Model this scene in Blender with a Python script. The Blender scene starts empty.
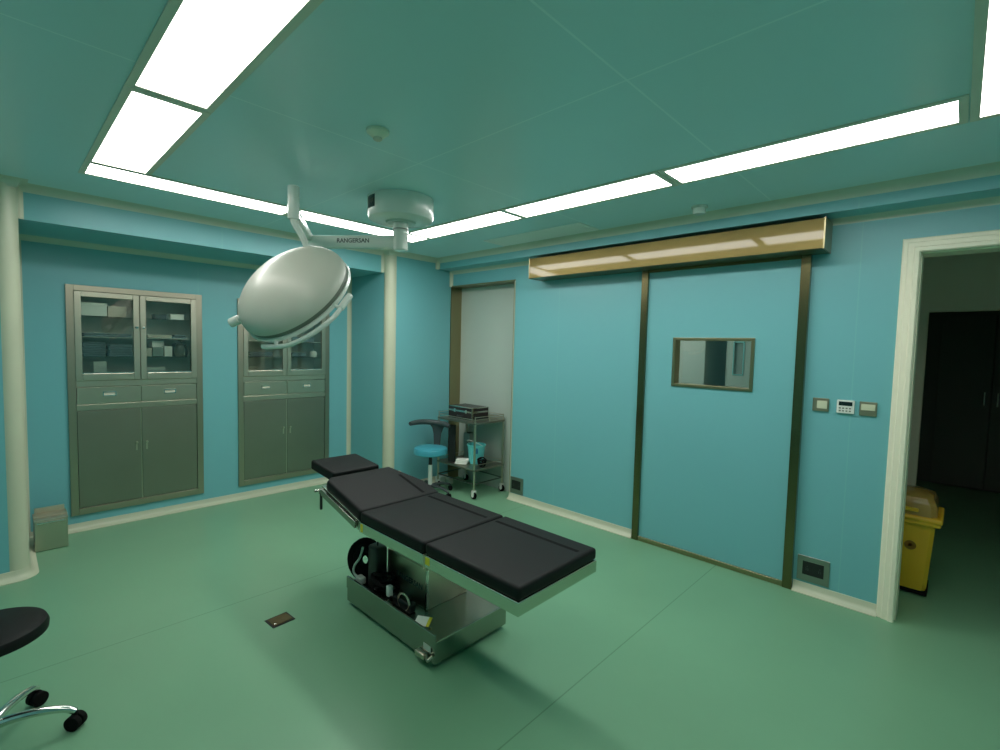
import bpy, bmesh, math, random
from mathutils import Vector, Matrix
random.seed(7)
C = bpy.context.scene
PI = math.pi

# ------------------------------------------------------------ camera, world, exposure
CAM = Vector((3.33818, -3.61760, 1.55))
FW = Vector((-0.68803315, 0.72329396, -0.05878977))
RT = Vector((0.72332941, 0.69006527, 0.02458647))
UP = Vector((-0.05835202, 0.02560806, 0.99796757))
cd = bpy.data.cameras.new('camera'); co = bpy.data.objects.new('camera', cd)
C.collection.objects.link(co)
co.matrix_world = Matrix(((RT.x, UP.x, -FW.x, CAM.x), (RT.y, UP.y, -FW.y, CAM.y), (RT.z, UP.z, -FW.z, CAM.z), (0, 0, 0, 1)))
cd.sensor_width = 36.0; cd.lens = 482.05 / 1000 * 36.0; cd.clip_start = 0.03
C.camera = co
w = bpy.data.worlds.new('world'); C.world = w; w.use_nodes = True
w.node_tree.nodes['Background'].inputs[0].default_value = (0.02, 0.03, 0.03, 1)
w.node_tree.nodes['Background'].inputs[1].default_value = 0.2
C.view_settings.view_transform = 'Standard'; C.view_settings.look = 'None'
C.view_settings.gamma = 1; C.view_settings.use_curve_mapping = False
C.view_settings.exposure = 0.45
STRONG, SOFT = 11.0, 4.0           # radiance of the bright and of the dimmed ceiling panels
C.cycles.max_bounces = 10; C.cycles.diffuse_bounces = 7; C.cycles.transparent_max_bounces = 12
C.cycles.sample_clamp_indirect = 6

# ------------------------------------------------------------ materials
def mat(name, col, rough=0.5, metal=0.0, spec=0.5, bump=0.0, bscale=60, var=0.0, vscale=3, coat=0.0, aniso=None, emit=None, estr=0):
    m = bpy.data.materials.new(name); m.use_nodes = True
    nt = m.node_tree; n = nt.nodes; l = nt.links; b = n['Principled BSDF']
    b.inputs['Coat Roughness'].default_value = 0.05
    b.inputs['Base Color'].default_value = (*col, 1); b.inputs['Roughness'].default_value = rough
    b.inputs['Metallic'].default_value = metal; b.inputs['Specular IOR Level'].default_value = spec
    b.inputs['Coat Weight'].default_value = coat
    tc = n.new('ShaderNodeTexCoord')
    if var > 0:
        no = n.new('ShaderNodeTexNoise'); no.inputs['Scale'].default_value = vscale; no.inputs['Detail'].default_value = 5
        l.new(tc.outputs['Object'], no.inputs['Vector'])
        mx = n.new('ShaderNodeMix'); mx.data_type = 'RGBA'
        mx.inputs['A'].default_value = (*[c * (1 - var) for c in col], 1); mx.inputs['B'].default_value = (*[min(1, c * (1 + var)) for c in col], 1)
        l.new(no.outputs['Fac'], mx.inputs['Factor']); l.new(mx.outputs['Result'], b.inputs['Base Color'])
    if bump > 0:
        nb = n.new('ShaderNodeTexNoise'); nb.inputs['Scale'].default_value = bscale; nb.inputs['Detail'].default_value = 4
        if aniso:
            mp = n.new('ShaderNodeMapping'); mp.inputs['Scale'].default_value = aniso
            l.new(tc.outputs['Object'], mp.inputs['Vector']); l.new(mp.outputs['Vector'], nb.inputs['Vector'])
        else: l.new(tc.outputs['Object'], nb.inputs['Vector'])
        bp = n.new('ShaderNodeBump'); bp.inputs['Strength'].default_value = bump; bp.inputs['Distance'].default_value = 0.01
        l.new(nb.outputs['Fac'], bp.inputs['Height']); l.new(bp.outputs['Normal'], b.inputs['Normal'])
    if emit:
        b.inputs['Emission Color'].default_value = (*emit, 1); b.inputs['Emission Strength'].default_value = estr
    return m

def seams(m, lines, col, wdt=0.004):
    """joints of panels / welded vinyl at given world positions: lines = [(axis, value)]"""
    nt = m.node_tree; n = nt.nodes; l = nt.links; b = n['Principled BSDF']
    ge = n.new('ShaderNodeNewGeometry'); sp = n.new('ShaderNodeSeparateXYZ'); l.new(ge.outputs['Position'], sp.inputs[0])
    acc = None
    for ax, v in lines:
        s = n.new('ShaderNodeMath'); s.operation = 'SUBTRACT'; l.new(sp.outputs[ax], s.inputs[0]); s.inputs[1].default_value = v
        a = n.new('ShaderNodeMath'); a.operation = 'ABSOLUTE'; l.new(s.outputs[0], a.inputs[0])
        t = n.new('ShaderNodeMath'); t.operation = 'LESS_THAN'; l.new(a.outputs[0], t.inputs[0]); t.inputs[1].default_value = wdt
        if acc is None: acc = t
        else:
            mx = n.new('ShaderNodeMath'); mx.operation = 'MAXIMUM'; l.new(acc.outputs[0], mx.inputs[0]); l.new(t.outputs[0], mx.inputs[1]); acc = mx
    mix = n.new('ShaderNodeMix'); mix.data_type = 'RGBA'
    bc = b.inputs['Base Color']
    if bc.is_linked: l.new(bc.links[0].from_socket, mix.inputs['A'])
    else: mix.inputs['A'].default_value = bc.default_value
    mix.inputs['B'].default_value = (*col, 1)
    l.new(acc.outputs[0], mix.inputs['Factor']); l.new(mix.outputs['Result'], bc)
    return m

WALLC = (0.17, 0.46, 0.49)
M = {}
M['wall'] = seams(mat('teal wall panel', WALLC, 0.38, var=0.03, vscale=1.5, bump=0.03, bscale=4), [('X', 0.63), ('X', 2.872), ('Y', -2.33)], (0.19, 0.50, 0.50), 0.003)
M['ceiling'] = seams(mat('teal ceiling panel', (0.60, 0.82, 0.84), 0.30, var=0.03, vscale=1.2, bump=0.02, bscale=3), [('X', 2.43), ('X', 1.22), ('Y', -2.05)], (0.74, 0.93, 0.93), 0.004)
M['floor'] = seams(mat('green vinyl floor', (0.175, 0.375, 0.225), 0.36, var=0.10, vscale=1.6, bump=0.03, bscale=5), [('X', 0.33), ('X', 2.14)], (0.11, 0.26, 0.15), 0.003)
M['cream'] = mat('cream plastic trim', (0.56, 0.58, 0.43), 0.35, var=0.05, vscale=4)
M['cove'] = mat('shade-lifted cream cove trim', (0.58, 0.62, 0.50), 0.45, var=0.05, vscale=4)  # cream trim again, its colour lifted to offset shade under the ceiling
M['casing'] = mat('cream painted casing', (0.88, 0.84, 0.66), 0.4)
M['brass'] = mat('champagne steel', (0.17, 0.132, 0.048), 0.44, 1.0, coat=0.5, bump=0.0, bscale=30, aniso=(0.6, 20, 20), var=0.06)
M['jamb'] = mat('bronze jamb steel', (0.20, 0.17, 0.085), 0.22, 1.0, var=0.05)
M['brassdark'] = mat('bronze steel', (0.36, 0.31, 0.18), 0.3, 1.0, bump=0.04, bscale=30, var=0.06)
M['steel'] = mat('brushed stainless steel', (0.58, 0.54, 0.43), 0.32, 1.0, bump=0.06, bscale=40, aniso=(20, 20, 0.8), var=0.08)
M['outer'] = mat('bronze grey cabinet surround', (0.44, 0.40, 0.31), 0.34, 1.0, bump=0.05, bscale=40, aniso=(20, 20, 0.8), var=0.08)
M['steeldoor'] = mat('grey stainless sheet', (0.31, 0.31, 0.25), 0.42, 1.0, bump=0.05, bscale=40, aniso=(20, 20, 0.8), var=0.08)
M['steelin'] = mat('cabinet inner sheet', (0.70, 0.72, 0.64), 0.5, 0.1, var=0.1)
M['tsteel'] = mat('polished table steel', (0.60, 0.64, 0.55), 0.22, 1.0, bump=0.03, bscale=20, var=0.05)
M['basesteel'] = mat('dark brushed base steel', (0.36, 0.38, 0.33), 0.25, 1.0, bump=0.03, bscale=20, var=0.06)
M['chrome'] = mat('chrome', (0.72, 0.74, 0.7), 0.14, 1.0)
M['darkmetal'] = mat('dark steel wire', (0.16, 0.18, 0.16), 0.35, 1.0)
M['black'] = mat('black leatherette', (0.0050, 0.0066, 0.0062), 0.55, spec=0.22, bump=0.12, bscale=350, var=0.12, vscale=6)
M['blackp'] = mat('black plastic', (0.009, 0.010, 0.010), 0.4)
M['rubber'] = mat('black rubber', (0.006, 0.006, 0.006), 0.8, spec=0.12)
M['greyp'] = mat('dark grey plastic', (0.045, 0.06, 0.06), 0.45)
M['white'] = mat('white enamel', (0.78, 0.80, 0.74), 0.25, coat=0.3)
M['dome'] = mat('lamp dome enamel', (0.60, 0.59, 0.51), 0.42, coat=0.12, var=0.02)
M['grey'] = mat('grey rubber seal', (0.16, 0.18, 0.14), 0.5)
M['lightgrey'] = mat('light grey panel', (0.46, 0.53, 0.47), 0.4, var=0.03)
M['corr'] = mat('corridor wall paint', (0.40, 0.46, 0.42), 0.45, var=0.03)
M['dark'] = mat('dark opening', (0.02, 0.03, 0.03), 0.6)
M['vest'] = mat('anteroom wall paint', (0.84, 0.76, 0.64), 0.5, var=0.03)
M['vent'] = mat('white vent enamel', (0.90, 0.90, 0.86), 0.5)
M['frosted'] = mat('frosted slit', (0.22, 0.27, 0.25), 0.3)
M['store'] = mat('store room darkness', (0.12, 0.13, 0.11), 0.5, var=0.03)  # darkness of the unlit room put into the wall and door colour
M['bin'] = mat('yellow polyethylene', (0.88, 0.50, 0.03), 0.38, var=0.05, bump=0.02, bscale=8)
M['yellow'] = mat('yellow sticker', (0.75, 0.62, 0.03), 0.5)
M['paper'] = mat('white paper', (0.84, 0.86, 0.78), 0.6)
M['card'] = mat('beige cardboard', (0.62, 0.60, 0.48), 0.7, var=0.05)
M['cloth'] = mat('blue grey folded drape', (0.16, 0.23, 0.25), 0.85, var=0.15, bump=0.2, bscale=60)
M['bluec'] = mat('blue seat vinyl', (0.055, 0.33, 0.41), 0.35, var=0.03)
M['teal'] = mat('turquoise plastic', (0.15, 0.68, 0.68), 0.35)
M['clip'] = mat('blue plastic', (0.02, 0.16, 0.3), 0.4)
M['case'] = mat('black case laminate', (0.020, 0.014, 0.014), 0.35, bump=0.2, bscale=200)
M['drain'] = mat('brass floor box', (0.13, 0.105, 0.05), 0.42, 1.0, var=0.3, vscale=60)
M['socket'] = mat('grey steel plate', (0.30, 0.33, 0.29), 0.35, 0.9, var=0.05)
M['switch'] = mat('bronze plate', (0.34, 0.32, 0.22), 0.35, 0.8)
M['ivory'] = mat('ivory rocker', (0.62, 0.63, 0.45), 0.4)
M['screen'] = mat('dark display', (0.01, 0.02, 0.02), 0.2)
M['frame'] = mat('light frame aluminium', (0.76, 0.72, 0.60), 0.5, 0.0)
M['strong'] = mat('bright diffuser', (0.8, 0.8, 0.78), 0.5, emit=(1, 0.985, 0.95), estr=STRONG)
M['soft'] = mat('soft diffuser', (0.3, 0.3, 0.29), 0.5, emit=(1, 0.975, 0.90), estr=SOFT)
M['lens'] = mat('lamp lens', (0.5, 0.55, 0.55), 0.1, coat=0.5)

def glass(name, tint=(0.85, 0.92, 0.88), ior=1.45, rough=0.02, gl=1.0):
    m = bpy.data.materials.new(name); m.use_nodes = True; n = m.node_tree.nodes; l = m.node_tree.links
    n.clear(); o = n.new('ShaderNodeOutputMaterial'); t = n.new('ShaderNodeBsdfTransparent'); g = n.new('ShaderNodeBsdfGlossy')
    t.inputs[0].default_value = (*tint, 1); g.inputs['Roughness'].default_value = rough; g.inputs['Color'].default_value = (gl, gl, gl, 1)
    f = n.new('ShaderNodeFresnel'); f.inputs[0].default_value = ior; mx = n.new('ShaderNodeMixShader')
    l.new(f.outputs[0], mx.inputs[0]); l.new(t.outputs[0], mx.inputs[1]); l.new(g.outputs[0], mx.inputs[2]); l.new(mx.outputs[0], o.inputs[0])
    return m
M['glass'] = glass('clear glass', (0.93, 0.97, 0.94), 1.6)
M['shelfglass'] = glass('glass shelf', (0.82, 0.90, 0.86))
M['clearbag'] = glass('clear plastic bag', (0.82, 0.78, 0.66), 1.6, 0.15)

# ------------------------------------------------------------ mesh helpers
class MB:
    def __init__(s): s.bm = bmesh.new()
    def box(s, a, b, bev=0.0, rot=None, piv=None):
        a = Vector(a); b = Vector(b); c = (a + b) / 2; d = b - a
        bm = bmesh.new(); bmesh.ops.create_cube(bm, size=1)
        bmesh.ops.scale(bm, vec=(abs(d.x), abs(d.y), abs(d.z)), verts=bm.verts)
        if bev > 0: bmesh.ops.bevel(bm, geom=bm.edges[:], offset=bev, segments=3, affect='EDGES', profile=0.5)
        bmesh.ops.translate(bm, vec=c, verts=bm.verts)
        if rot is not None: bmesh.ops.rotate(bm, cent=piv if piv is not None else c, matrix=rot, verts=bm.verts)
        s._merge(bm); return s
    def _merge(s, bm):
        me = bpy.data.meshes.new('tmp'); bm.to_mesh(me); bm.free(); s.bm.from_mesh(me); bpy.data.meshes.remove(me)
    def cyl(s, p, q, r, r2=None, n=24, cap=True, bev=0):
        p = Vector(p); q = Vector(q); d = q - p; r2 = r if r2 is None else r2
        bm = bmesh.new(); bmesh.ops.create_cone(bm, cap_ends=cap, segments=n, radius1=r, radius2=r2, depth=d.length)
        if bev > 0:
            es = [e for e in bm.edges if len(e.link_faces) == 2 and any(len(f.verts) > 4 for f in e.link_faces)]
            bmesh.ops.bevel(bm, geom=es, offset=bev, segments=3, affect='EDGES', profile=0.5)
        m = d.to_track_quat('Z', 'Y').to_matrix().to_4x4(); m.translation = (p + q) / 2
        bmesh.ops.transform(bm, matrix=m, verts=bm.verts); s._merge(bm); return s
    def tube(s, pts, r, n=10, closed=False, smooth=0):
        pts = [Vector(p) for p in pts]
        if smooth:
            for _ in range(smooth):
                np_ = []
                k = len(pts)
                rng = range(k if closed else k - 1)
                if not closed: np_.append(pts[0])
                for i in rng:
                    a = pts[i]; b = pts[(i + 1) % k]
                    np_ += [a * .75 + b * .25, a * .25 + b * .75]
                if not closed: np_.append(pts[-1])
                pts = np_
        rs = r if isinstance(r, (list, tuple)) else None
        rings = []; k = len(pts); prev = None
        for i in range(k):
            if closed: t = pts[(i + 1) % k] - pts[i - 1]
            else: t = pts[min(i + 1, k - 1)] - pts[max(i - 1, 0)]
            t.normalize()
            if prev is None:
                u = t.orthogonal().normalized()
            else:
                u = prev - t * prev.dot(t)
                u = u.normalized() if u.length > 1e-6 else t.orthogonal().normalized()
            prev = u; v = t.cross(u)
            if rs:
                f = i / (k - 1) * (len(rs) - 1); j = min(int(f), len(rs) - 2); rr = rs[j] * (1 - f + j) + rs[j + 1] * (f - j)
            else: rr = r
            rings.append([s.bm.verts.new(pts[i] + (u * math.cos(a) + v * math.sin(a)) * rr) for a in [2 * PI * q / n for q in range(n)]])
        for i in range(k if closed else k - 1):
            A = rings[i]; B = rings[(i + 1) % k]
            for j in range(n):
                s.bm.faces.new((A[j], A[(j + 1) % n], B[(j + 1) % n], B[j]))
        if not closed:
            s.bm.faces.new(rings[0][::-1]); s.bm.faces.new(rings[-1])
        return s
    def lathe(s, prof, c=(0, 0, 0), n=40, axis=None, cap=True):
        """prof = [(r, h)], along axis"""
        c = Vector(c); ax = Vector(axis).normalized() if axis else Vector((0, 0, 1))
        u = ax.orthogonal().normalized(); v = ax.cross(u); rings = []
        for r, h in prof:
            if r < 1e-5: rings.append([s.bm.verts.new(c + ax * h)])
            else: rings.append([s.bm.verts.new(c + ax * h + (u * math.cos(2 * PI * k / n) + v * math.sin(2 * PI * k / n)) * r) for k in range(n)])
        for A, B in zip(rings, rings[1:]):
            for k in range(n):
                a0 = A[k % len(A)]; a1 = A[(k + 1) % len(A)]; b0 = B[k % len(B)]; b1 = B[(k + 1) % len(B)]
                f = [a0, a1, b1, b0]; g = []
                for x in f:
                    if x not in g: g.append(x)
                if len(g) > 2: s.bm.faces.new(g)
        if cap:
            for R in (rings[0], rings[-1]):
                if len(R) > 2: s.bm.faces.new(R)
        return s
    def prism(s, poly, z0, z1):
        A = [s.bm.verts.new((x, y, z0)) for x, y in poly]; B = [s.bm.verts.new((x, y, z1)) for x, y in poly]
        k = len(poly)
        for i in range(k): s.bm.faces.new((A[i], A[(i + 1) % k], B[(i + 1) % k], B[i]))
        s.bm.faces.new(A[::-1]); s.bm.faces.new(B); return s
    def sweep(s, path, prof):
        """profile (offset to the left of the path, z) swept along a floor-plan polyline, mitred"""
        P = [Vector((p[0], p[1])) for p in path]; rings = []
        for i, p in enumerate(P):
            d0 = (p - P[i - 1]).normalized() if i > 0 else None
            d1 = (P[i + 1] - p).normalized() if i < len(P) - 1 else None
            n0 = Vector((-d0.y, d0.x)) if d0 else None; n1 = Vector((-d1.y, d1.x)) if d1 else None
            if n0 is None: n = n1
            elif n1 is None: n = n0
            else: n = (n0 + n1) / max(0.3, 1 + n0.dot(n1))
            rings.append([s.bm.verts.new((p.x + n.x * o, p.y + n.y * o, z)) for o, z in prof])
        k = len(prof)
        for A, B in zip(rings, rings[1:]):
            for j in range(k): s.bm.faces.new((A[j], A[(j + 1) % k], B[(j + 1) % k], B[j]))
        s.bm.faces.new(rings[0][::-1]); s.bm.faces.new(rings[-1]); return s
    def build(s, name, m, parent=None, smooth=False, bevel=0, bseg=2):
        bmesh.ops.recalc_face_normals(s.bm, faces=s.bm.faces[:])
        me = bpy.data.meshes.new(name); s.bm.to_mesh(me); s.bm.free(); me.materials.append(m)
        o = bpy.data.objects.new(name, me); C.collection.objects.link(o)
        if parent: o.parent = parent
        if smooth:
            for p in me.polygons: p.use_smooth = True
            try: me.set_sharp_from_angle(angle=math.radians(38))
            except Exception: pass
        if bevel:
            b = o.modifiers.new('bevel', 'BEVEL'); b.width = bevel; b.segments = bseg; b.limit_method = 'ANGLE'
        return o

def struct(o): o['kind'] = 'structure'; return o
def thing(name, label, cat, loc=(0, 0, 0), group=None):
    o = bpy.data.objects.new(name, None); C.collection.objects.link(o); o.location = loc; o.empty_display_size = 0.05
    o['label'] = label; o['category'] = cat
    if group: o['group'] = group
    return o
def tag(o, label, cat, group=None, loc=None):
    o['label'] = label; o['category'] = cat
    if group: o['group'] = group
    if loc: o.location = loc
    return o
def dup(root, loc, label, rotz=None):
    r = root.copy(); C.collection.objects.link(r); r.location = loc; r['label'] = label
    if rotz is not None: r.rotation_euler.z = rotz
    for ch in list(root.children):
        c = ch.copy(); C.collection.objects.link(c); c.parent = r
        for g in list(ch.children):
            d = g.copy(); C.collection.objects.link(d); d.parent = c
    return r
def text_mesh(txt, size, mtx, m, name, parent, ext=0.0006):
    cu = bpy.data.curves.new('txt', 'FONT'); cu.body = txt; cu.size = size; cu.extrude = ext; cu.align_x = 'CENTER'; cu.align_y = 'CENTER'; cu.offset = size * 0.018
    o = bpy.data.objects.new('txt', cu); C.collection.objects.link(o)
    dg = bpy.context.evaluated_depsgraph_get(); me = bpy.data.meshes.new_from_object(o.evaluated_get(dg))
    bpy.data.objects.remove(o); me.transform(mtx); me.materials.clear(); me.materials.append(m)
    t = bpy.data.objects.new(name, me); C.collection.objects.link(t)
    if parent: t.parent = parent
    return t
def basis(o, x, y, z):
    x = Vector(x); y = Vector(y); z = Vector(z); o = Vector(o)
    return Matrix(((x.x, y.x, z.x, o.x), (x.y, y.y, z.y, o.y), (x.z, y.z, z.z, o.z), (0, 0, 0, 1)))
def wall_cells(mb, axis, t0, t1, u0, u1, z0, z1, holes):
    """slab with rectangular openings; axis 'x': runs along x, thickness in y"""
    us = sorted({u0, u1, *[h[0] for h in holes], *[h[1] for h in holes]})
    for a, b in zip(us, us[1:]):
        zs = [z0]
        hs = sorted([h for h in holes if h[0] <= a + 1e-6 and h[1] >= b - 1e-6], key=lambda h: h[2])
        cur = z0
        for h in hs:
            if h[2] > cur + 1e-6: _cell(mb, axis, a, b, t0, t1, cur, h[2])
            cur = h[3]
        if cur < z1 - 1e-6: _cell(mb, axis, a, b, t0, t1, cur, z1)
def _cell(mb, axis, a, b, t0, t1, z0, z1):
    if axis == 'x': mb.box((a, t0, z0), (b, t1, z1))
    else: mb.box((t0, a, z0), (t1, b, z1))

# ------------------------------------------------------------ room shell
H = 2.5; XL = -0.9; XA = -1.674; XR = 4.4; YB = -4.3; YP0 = -3.495; YP1 = -0.83
BZ = 2.385; BY = -0.2; SX = -1.0; SZ = 2.28
CAB = [(-2.7675, 0.925), (-1.545, 0.89)]; CW = 0.915
mb = MB(); mb.box((-2.2, YB - .1, -0.1), (XR + .1, 4.6, 0)); struct(mb.build('floor', M['floor']))
mb = MB(); mb.box((-2.2, YB - .1, H), (XR + .1, 4.6, H + 0.1)); struct(mb.build('ceiling', M['ceiling']))
# wall with the sliding door; the boxed-out beam along its top belongs to it
mb = MB()
NX0, NX1, NZ = -0.894, 0.072, 2.212
wall_cells(mb, 'x', 0, 0.12, XL - .3, XR, 0, H, [(NX0, NX1, 0, NZ), (1.52, 2.57, 0, 2.17), (3.147, 4.05, 0, 2.134)])
mb.box((XL, BY, BZ), (XR, 0, H))
struct(mb.build('wall_right', M['wall']))
# wall with the cabinets: niche back, two piers, soffit
mb = MB()
wall_cells(mb, 'y', XA - .12, XA, YP0 - .2, YP1 + .2, 0, SZ, [(c - CW / 2, c + CW / 2, 0.13, 1.945) for c, _ in CAB])
mb.box((XA - .12, YP0 - .1, SZ), (SX, YP1 + .1, H))
R = 0.066
mb.prism([(XA - .12, YB), (XL, YB), (XL, YP0 - R), (XL - R, YP0), (XA - .12, YP0)], 0, H)
mb.prism([(XA - .12, YP1), (XL - R, YP1), (XL, YP1 + R), (XL, 0), (XA - .12, 0)], 0, H)
struct(mb.build('wall_left', M['wall']))
mb = MB(); mb.box((-1.8, YB - .1, 0), (XR + .1, YB, H)); struct(mb.build('wall_back', M['wall']))
mb = MB(); mb.box((XR, YB, 0), (XR + .1, 0.12, H)); struct(mb.build('wall_far_right', M['wall']))
# rounded corner trims of the piers
k = 1
def trim(mb, m=None, smooth=True):
    global k
    o = struct(mb.build('trim_%d' % k, m or M['cream'], smooth=smooth)); k += 1; return o
mb = MB().cyl((XL - R, YP0 - R, 0), (XL - R, YP0 - R, H), R + .004, n=40); trim(mb)
mb = MB().cyl((XL - R, YP1 + R, 0), (XL - R, YP1 + R, H), R + .004, n=40); trim(mb)
def cov(r, z, dn=True, n=6):
    """concave quarter profile, along wall (offset 0) and horizontal surface at z"""
    s = -1 if dn else 1
    pts = [(-0.002, z), (-0.002, z + s * r)]
    for i in range(n + 1):
        a = PI / 2 * i / n
        pts.append((r - r * math.cos(a), z + s * (r - r * math.sin(a))))
    return pts
# inner vertical coves of the recess
for (x, y, sx, sy) in ((XA, YP1, 1, -1), (XA, YP0, 1, 1)):
    r = 0.035; poly = [(x, y)]
    for i in range(7):
        a = PI / 2 * i / 6; poly.append((x + sx * (r - r * math.sin(a)), y + sy * (r - r * math.cos(a))))
    trim(MB().prism(poly, 0, SZ))
# vertical coves at the soffit ends and at the corner of the beam
for (x, y, sx, sy, z0, z1, r) in ((SX, YP1, 1, -1, SZ, H, .03), (SX, YP0, 1, 1, SZ, H, .03), (XL, BY, 1, -1, BZ, H, .035), (XL, 0, 1, -1, NZ - .0, BZ, .03)):
    poly = [(x, y)]
    for i in range(7):
        a = PI / 2 * i / 6; poly.append((x + sx * (r - r * math.sin(a)), y + sy * (r - r * math.cos(a))))
    trim(MB().prism(poly, z0, z1))
# coved skirting
def arc(cx, cy, r, a0, a1, n=6): return [(cx + r * math.cos(math.radians(a0 + (a1 - a0) * i / n)), cy + r * math.sin(math.radians(a0 + (a1 - a0) * i / n))) for i in range(n + 1)]
skirt = [(-.002, 0), (-.002, 0.062), (0.006, 0.062), (0.010, 0.035), (0.020, 0.016), (0.038, 0.007), (0.046, 0.004), (0.046, 0)]
pathL = [(XL, YB)] + arc(XL - R, YP0 - R, R, 0, 90) + [(XA, YP0), (XA, YP1)] + arc(XL - R, YP1 + R, R, -90, 0) + [(XL, 0.0)]
mb = MB().sweep(pathL[::-1], skirt); struct(mb.build('baseboard_left', M['cream'], smooth=True))
mb = MB().sweep([(3.066, 0), (2.625, 0)], skirt).sweep([(1.46, 0), (NX1, 0)], skirt)
struct(mb.build('baseboard_right', M['cream'], smooth=True))
mb = MB().sweep([(XR, 0), (4.13, 0)], skirt).sweep([(XR, YB), (XR, 0)], skirt)
struct(mb.build('baseboard_far_right', M['cream'], smooth=True))
# ceiling coves
pathC = [(XL, YB), (XL, YP0), (SX, YP0), (SX, YP1), (XL, YP1), (XL, BY), (XR, BY)]
trim(MB().sweep(pathC[::-1], cov(0.05, H)), M['cove'])
trim(MB().sweep([(XA, YP1), (XA, YP0)], cov(0.04, SZ)), M['cove'])
trim(MB().sweep([(XR, 0), (XL, 0)], cov(0.035, BZ)), M['cove'])

# ------------------------------------------------------------ anteroom and corridor behind the door wall
mb = MB()
mb.box((2.62, 0.12, 0), (2.72, 4.5, H))                                 # partition
wall_cells(mb, 'x', 2.0, 2.1, 2.72, XR, 0, H, [(3.12, 4.3, 0, 1.945)])
mb.box((XR, 0.12, 0), (XR + .1, 4.5, H))
struct(mb.build('wall_anteroom', M['vest']))
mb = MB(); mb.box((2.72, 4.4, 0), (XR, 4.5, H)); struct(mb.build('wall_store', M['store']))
mb = MB(); wall_cells(mb, 'x', 2.0, 2.1, -1.2, 2.62, 0, H, [(1.225, 1.46, 0, 2.1), (1.47, 2.4, 0, 2.05)])
mb.box((-1.3, 0.12, 0), (-1.2, 2.1, H)); mb.box((1.2, 3.2, 0), (2.62, 3.3, H)); mb.box((1.1, 2.1, 0), (1.2, 3.3, H))
struct(mb.build('wall_corridor', M['corr']))
# corridor door with a vertical glazed slit
d5 = struct(MB().box((1.48, 1.985, 0.01), (1.545, 2.03, 2.04)).box((1.64, 1.985, 0.01), (2.39, 2.03, 2.04)).box((1.545, 1.985, .01), (1.64, 2.03, 1.31)).box((1.545, 1.985, 1.66), (1.64, 2.03, 2.04)).build('door_4', M['corr']))
MB().box((1.545, 2.0, 1.31), (1.64, 2.008, 1.66)).build('pane', M['frosted'], d5)
mb = MB()
for a, b in (((1.535, 1.978, 1.30), (1.65, 1.99, 1.312)), ((1.535, 1.978, 1.658), (1.65, 1.99, 1.67)), ((1.535, 1.978, 1.31), (1.547, 1.99, 1.66)), ((1.638, 1.978, 1.31), (1.65, 1.99, 1.66))): mb.box(a, b)
mb.build('glazing_bead', M['chrome'], d5)
# door leaf far back in the dark store room
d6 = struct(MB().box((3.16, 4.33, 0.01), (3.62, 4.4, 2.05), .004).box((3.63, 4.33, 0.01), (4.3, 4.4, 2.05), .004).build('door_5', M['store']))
for x in (3.57, 3.68): MB().cyl((x, 4.29, 1.0), (x, 4.29, 1.16), .009, n=10).cyl((x, 4.29, 1.01), (x, 4.33, 1.01), .006, n=8).cyl((x, 4.29, 1.15), (x, 4.33, 1.15), .006, n=8).build('door_handle', M['chrome'], d6, True)
# added lamp, out of view, that brightens the corridor behind the door window
t = thing('ceiling_light', 'added unseen ceiling light that brightens the corridor beyond the sliding door window', 'light', (0.55, 1.1, H))
MB().box((-.2, -.2, -.03), (.2, .2, -.0005), .004).build('frame', M['frame'], t)
MB().box((-.17, -.17, -.034), (.17, .17, -.029)).build('diffuser', mat('added corridor glow', (.5, .5, .5), emit=(1, 1, .95), estr=42), t)

# ------------------------------------------------------------ niche door (light grey panel set back) left of sliding door
d3 = bpy.data.objects.new('door_1', None); C.collection.objects.link(d3); struct(d3)
MB().box((NX0, 0.150, 0.0), (NX1, 0.19, NZ + .05)).build('door_panel', M['lightgrey'], d3)
MB().box((NX0 - .012, -0.006, 0), (NX0 + .004, 0.15, NZ)).box((NX1 - .004, -0.006, 0), (NX1 + .012, 0.15, NZ + .012)).box((NX0 - .012, -0.006, NZ - .004), (NX1 + .012, 0.15, NZ + .012)).build('door_frame', M['brassdark'], d3)
MB().box((NX1 + .006, -0.009, 0), (NX1 + .014, -0.002, NZ)).box((NX0 - .016, -0.009, 0), (NX0 - .006, -0.002, NZ)).build('edge_strip', M['cream'], d3)

# ------------------------------------------------------------ sliding operating room door
d1 = bpy.data.objects.new('door_2', None); C.collection.objects.link(d1); struct(d1)
LX0, LX1, LZ0, LZ1 = 1.522, 2.568, 0.035, 2.172
WX0, WX1, WZ0, WZ1 = 1.742, 2.318, 1.281, 1.652
mb = MB(); wall_cells(mb, 'x', -0.018, 0.03, LX0, LX1, LZ0, LZ1, [(WX0, WX1, WZ0, WZ1)]); mb.build('door_leaf', M['wall'], d1)
MB().box((1.468, -0.04, 0), (LX0, -0.0005, LZ1 + .02), .002).box((LX1, -0.04, 0), (2.622, -0.0005, LZ1 + .02), .002).build('jamb_trim', M['jamb'], d1)
MB().box((LX0, -0.034, 0.002), (LX1, 0.03, 0.036), .002).build('kick_strip', M['brassdark'], d1)
MB().box((LX0, -0.034, LZ1 - .012), (LX1, -0.0005, LZ1 + .02), .002).build('head_strip', M['brass'], d1)
f = .022; mb = MB()
mb.box((WX0, -.028, WZ0), (WX0 + f, .06, WZ1)).box((WX1 - f, -.028, WZ0), (WX1, .06, WZ1)).box((WX0 + f, -.028, WZ0), (WX1 - f, .06, WZ0 + f)).box((WX0 + f, -.028, WZ1 - f), (WX1 - f, .06, WZ1))
mb.build('window_frame', M['brassdark'], d1, bevel=.002)
MB().box((WX0 + f, 0.045, WZ0 + f), (WX1 - f, 0.05, WZ1 - f)).build('pane', M['glass'], d1)
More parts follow.
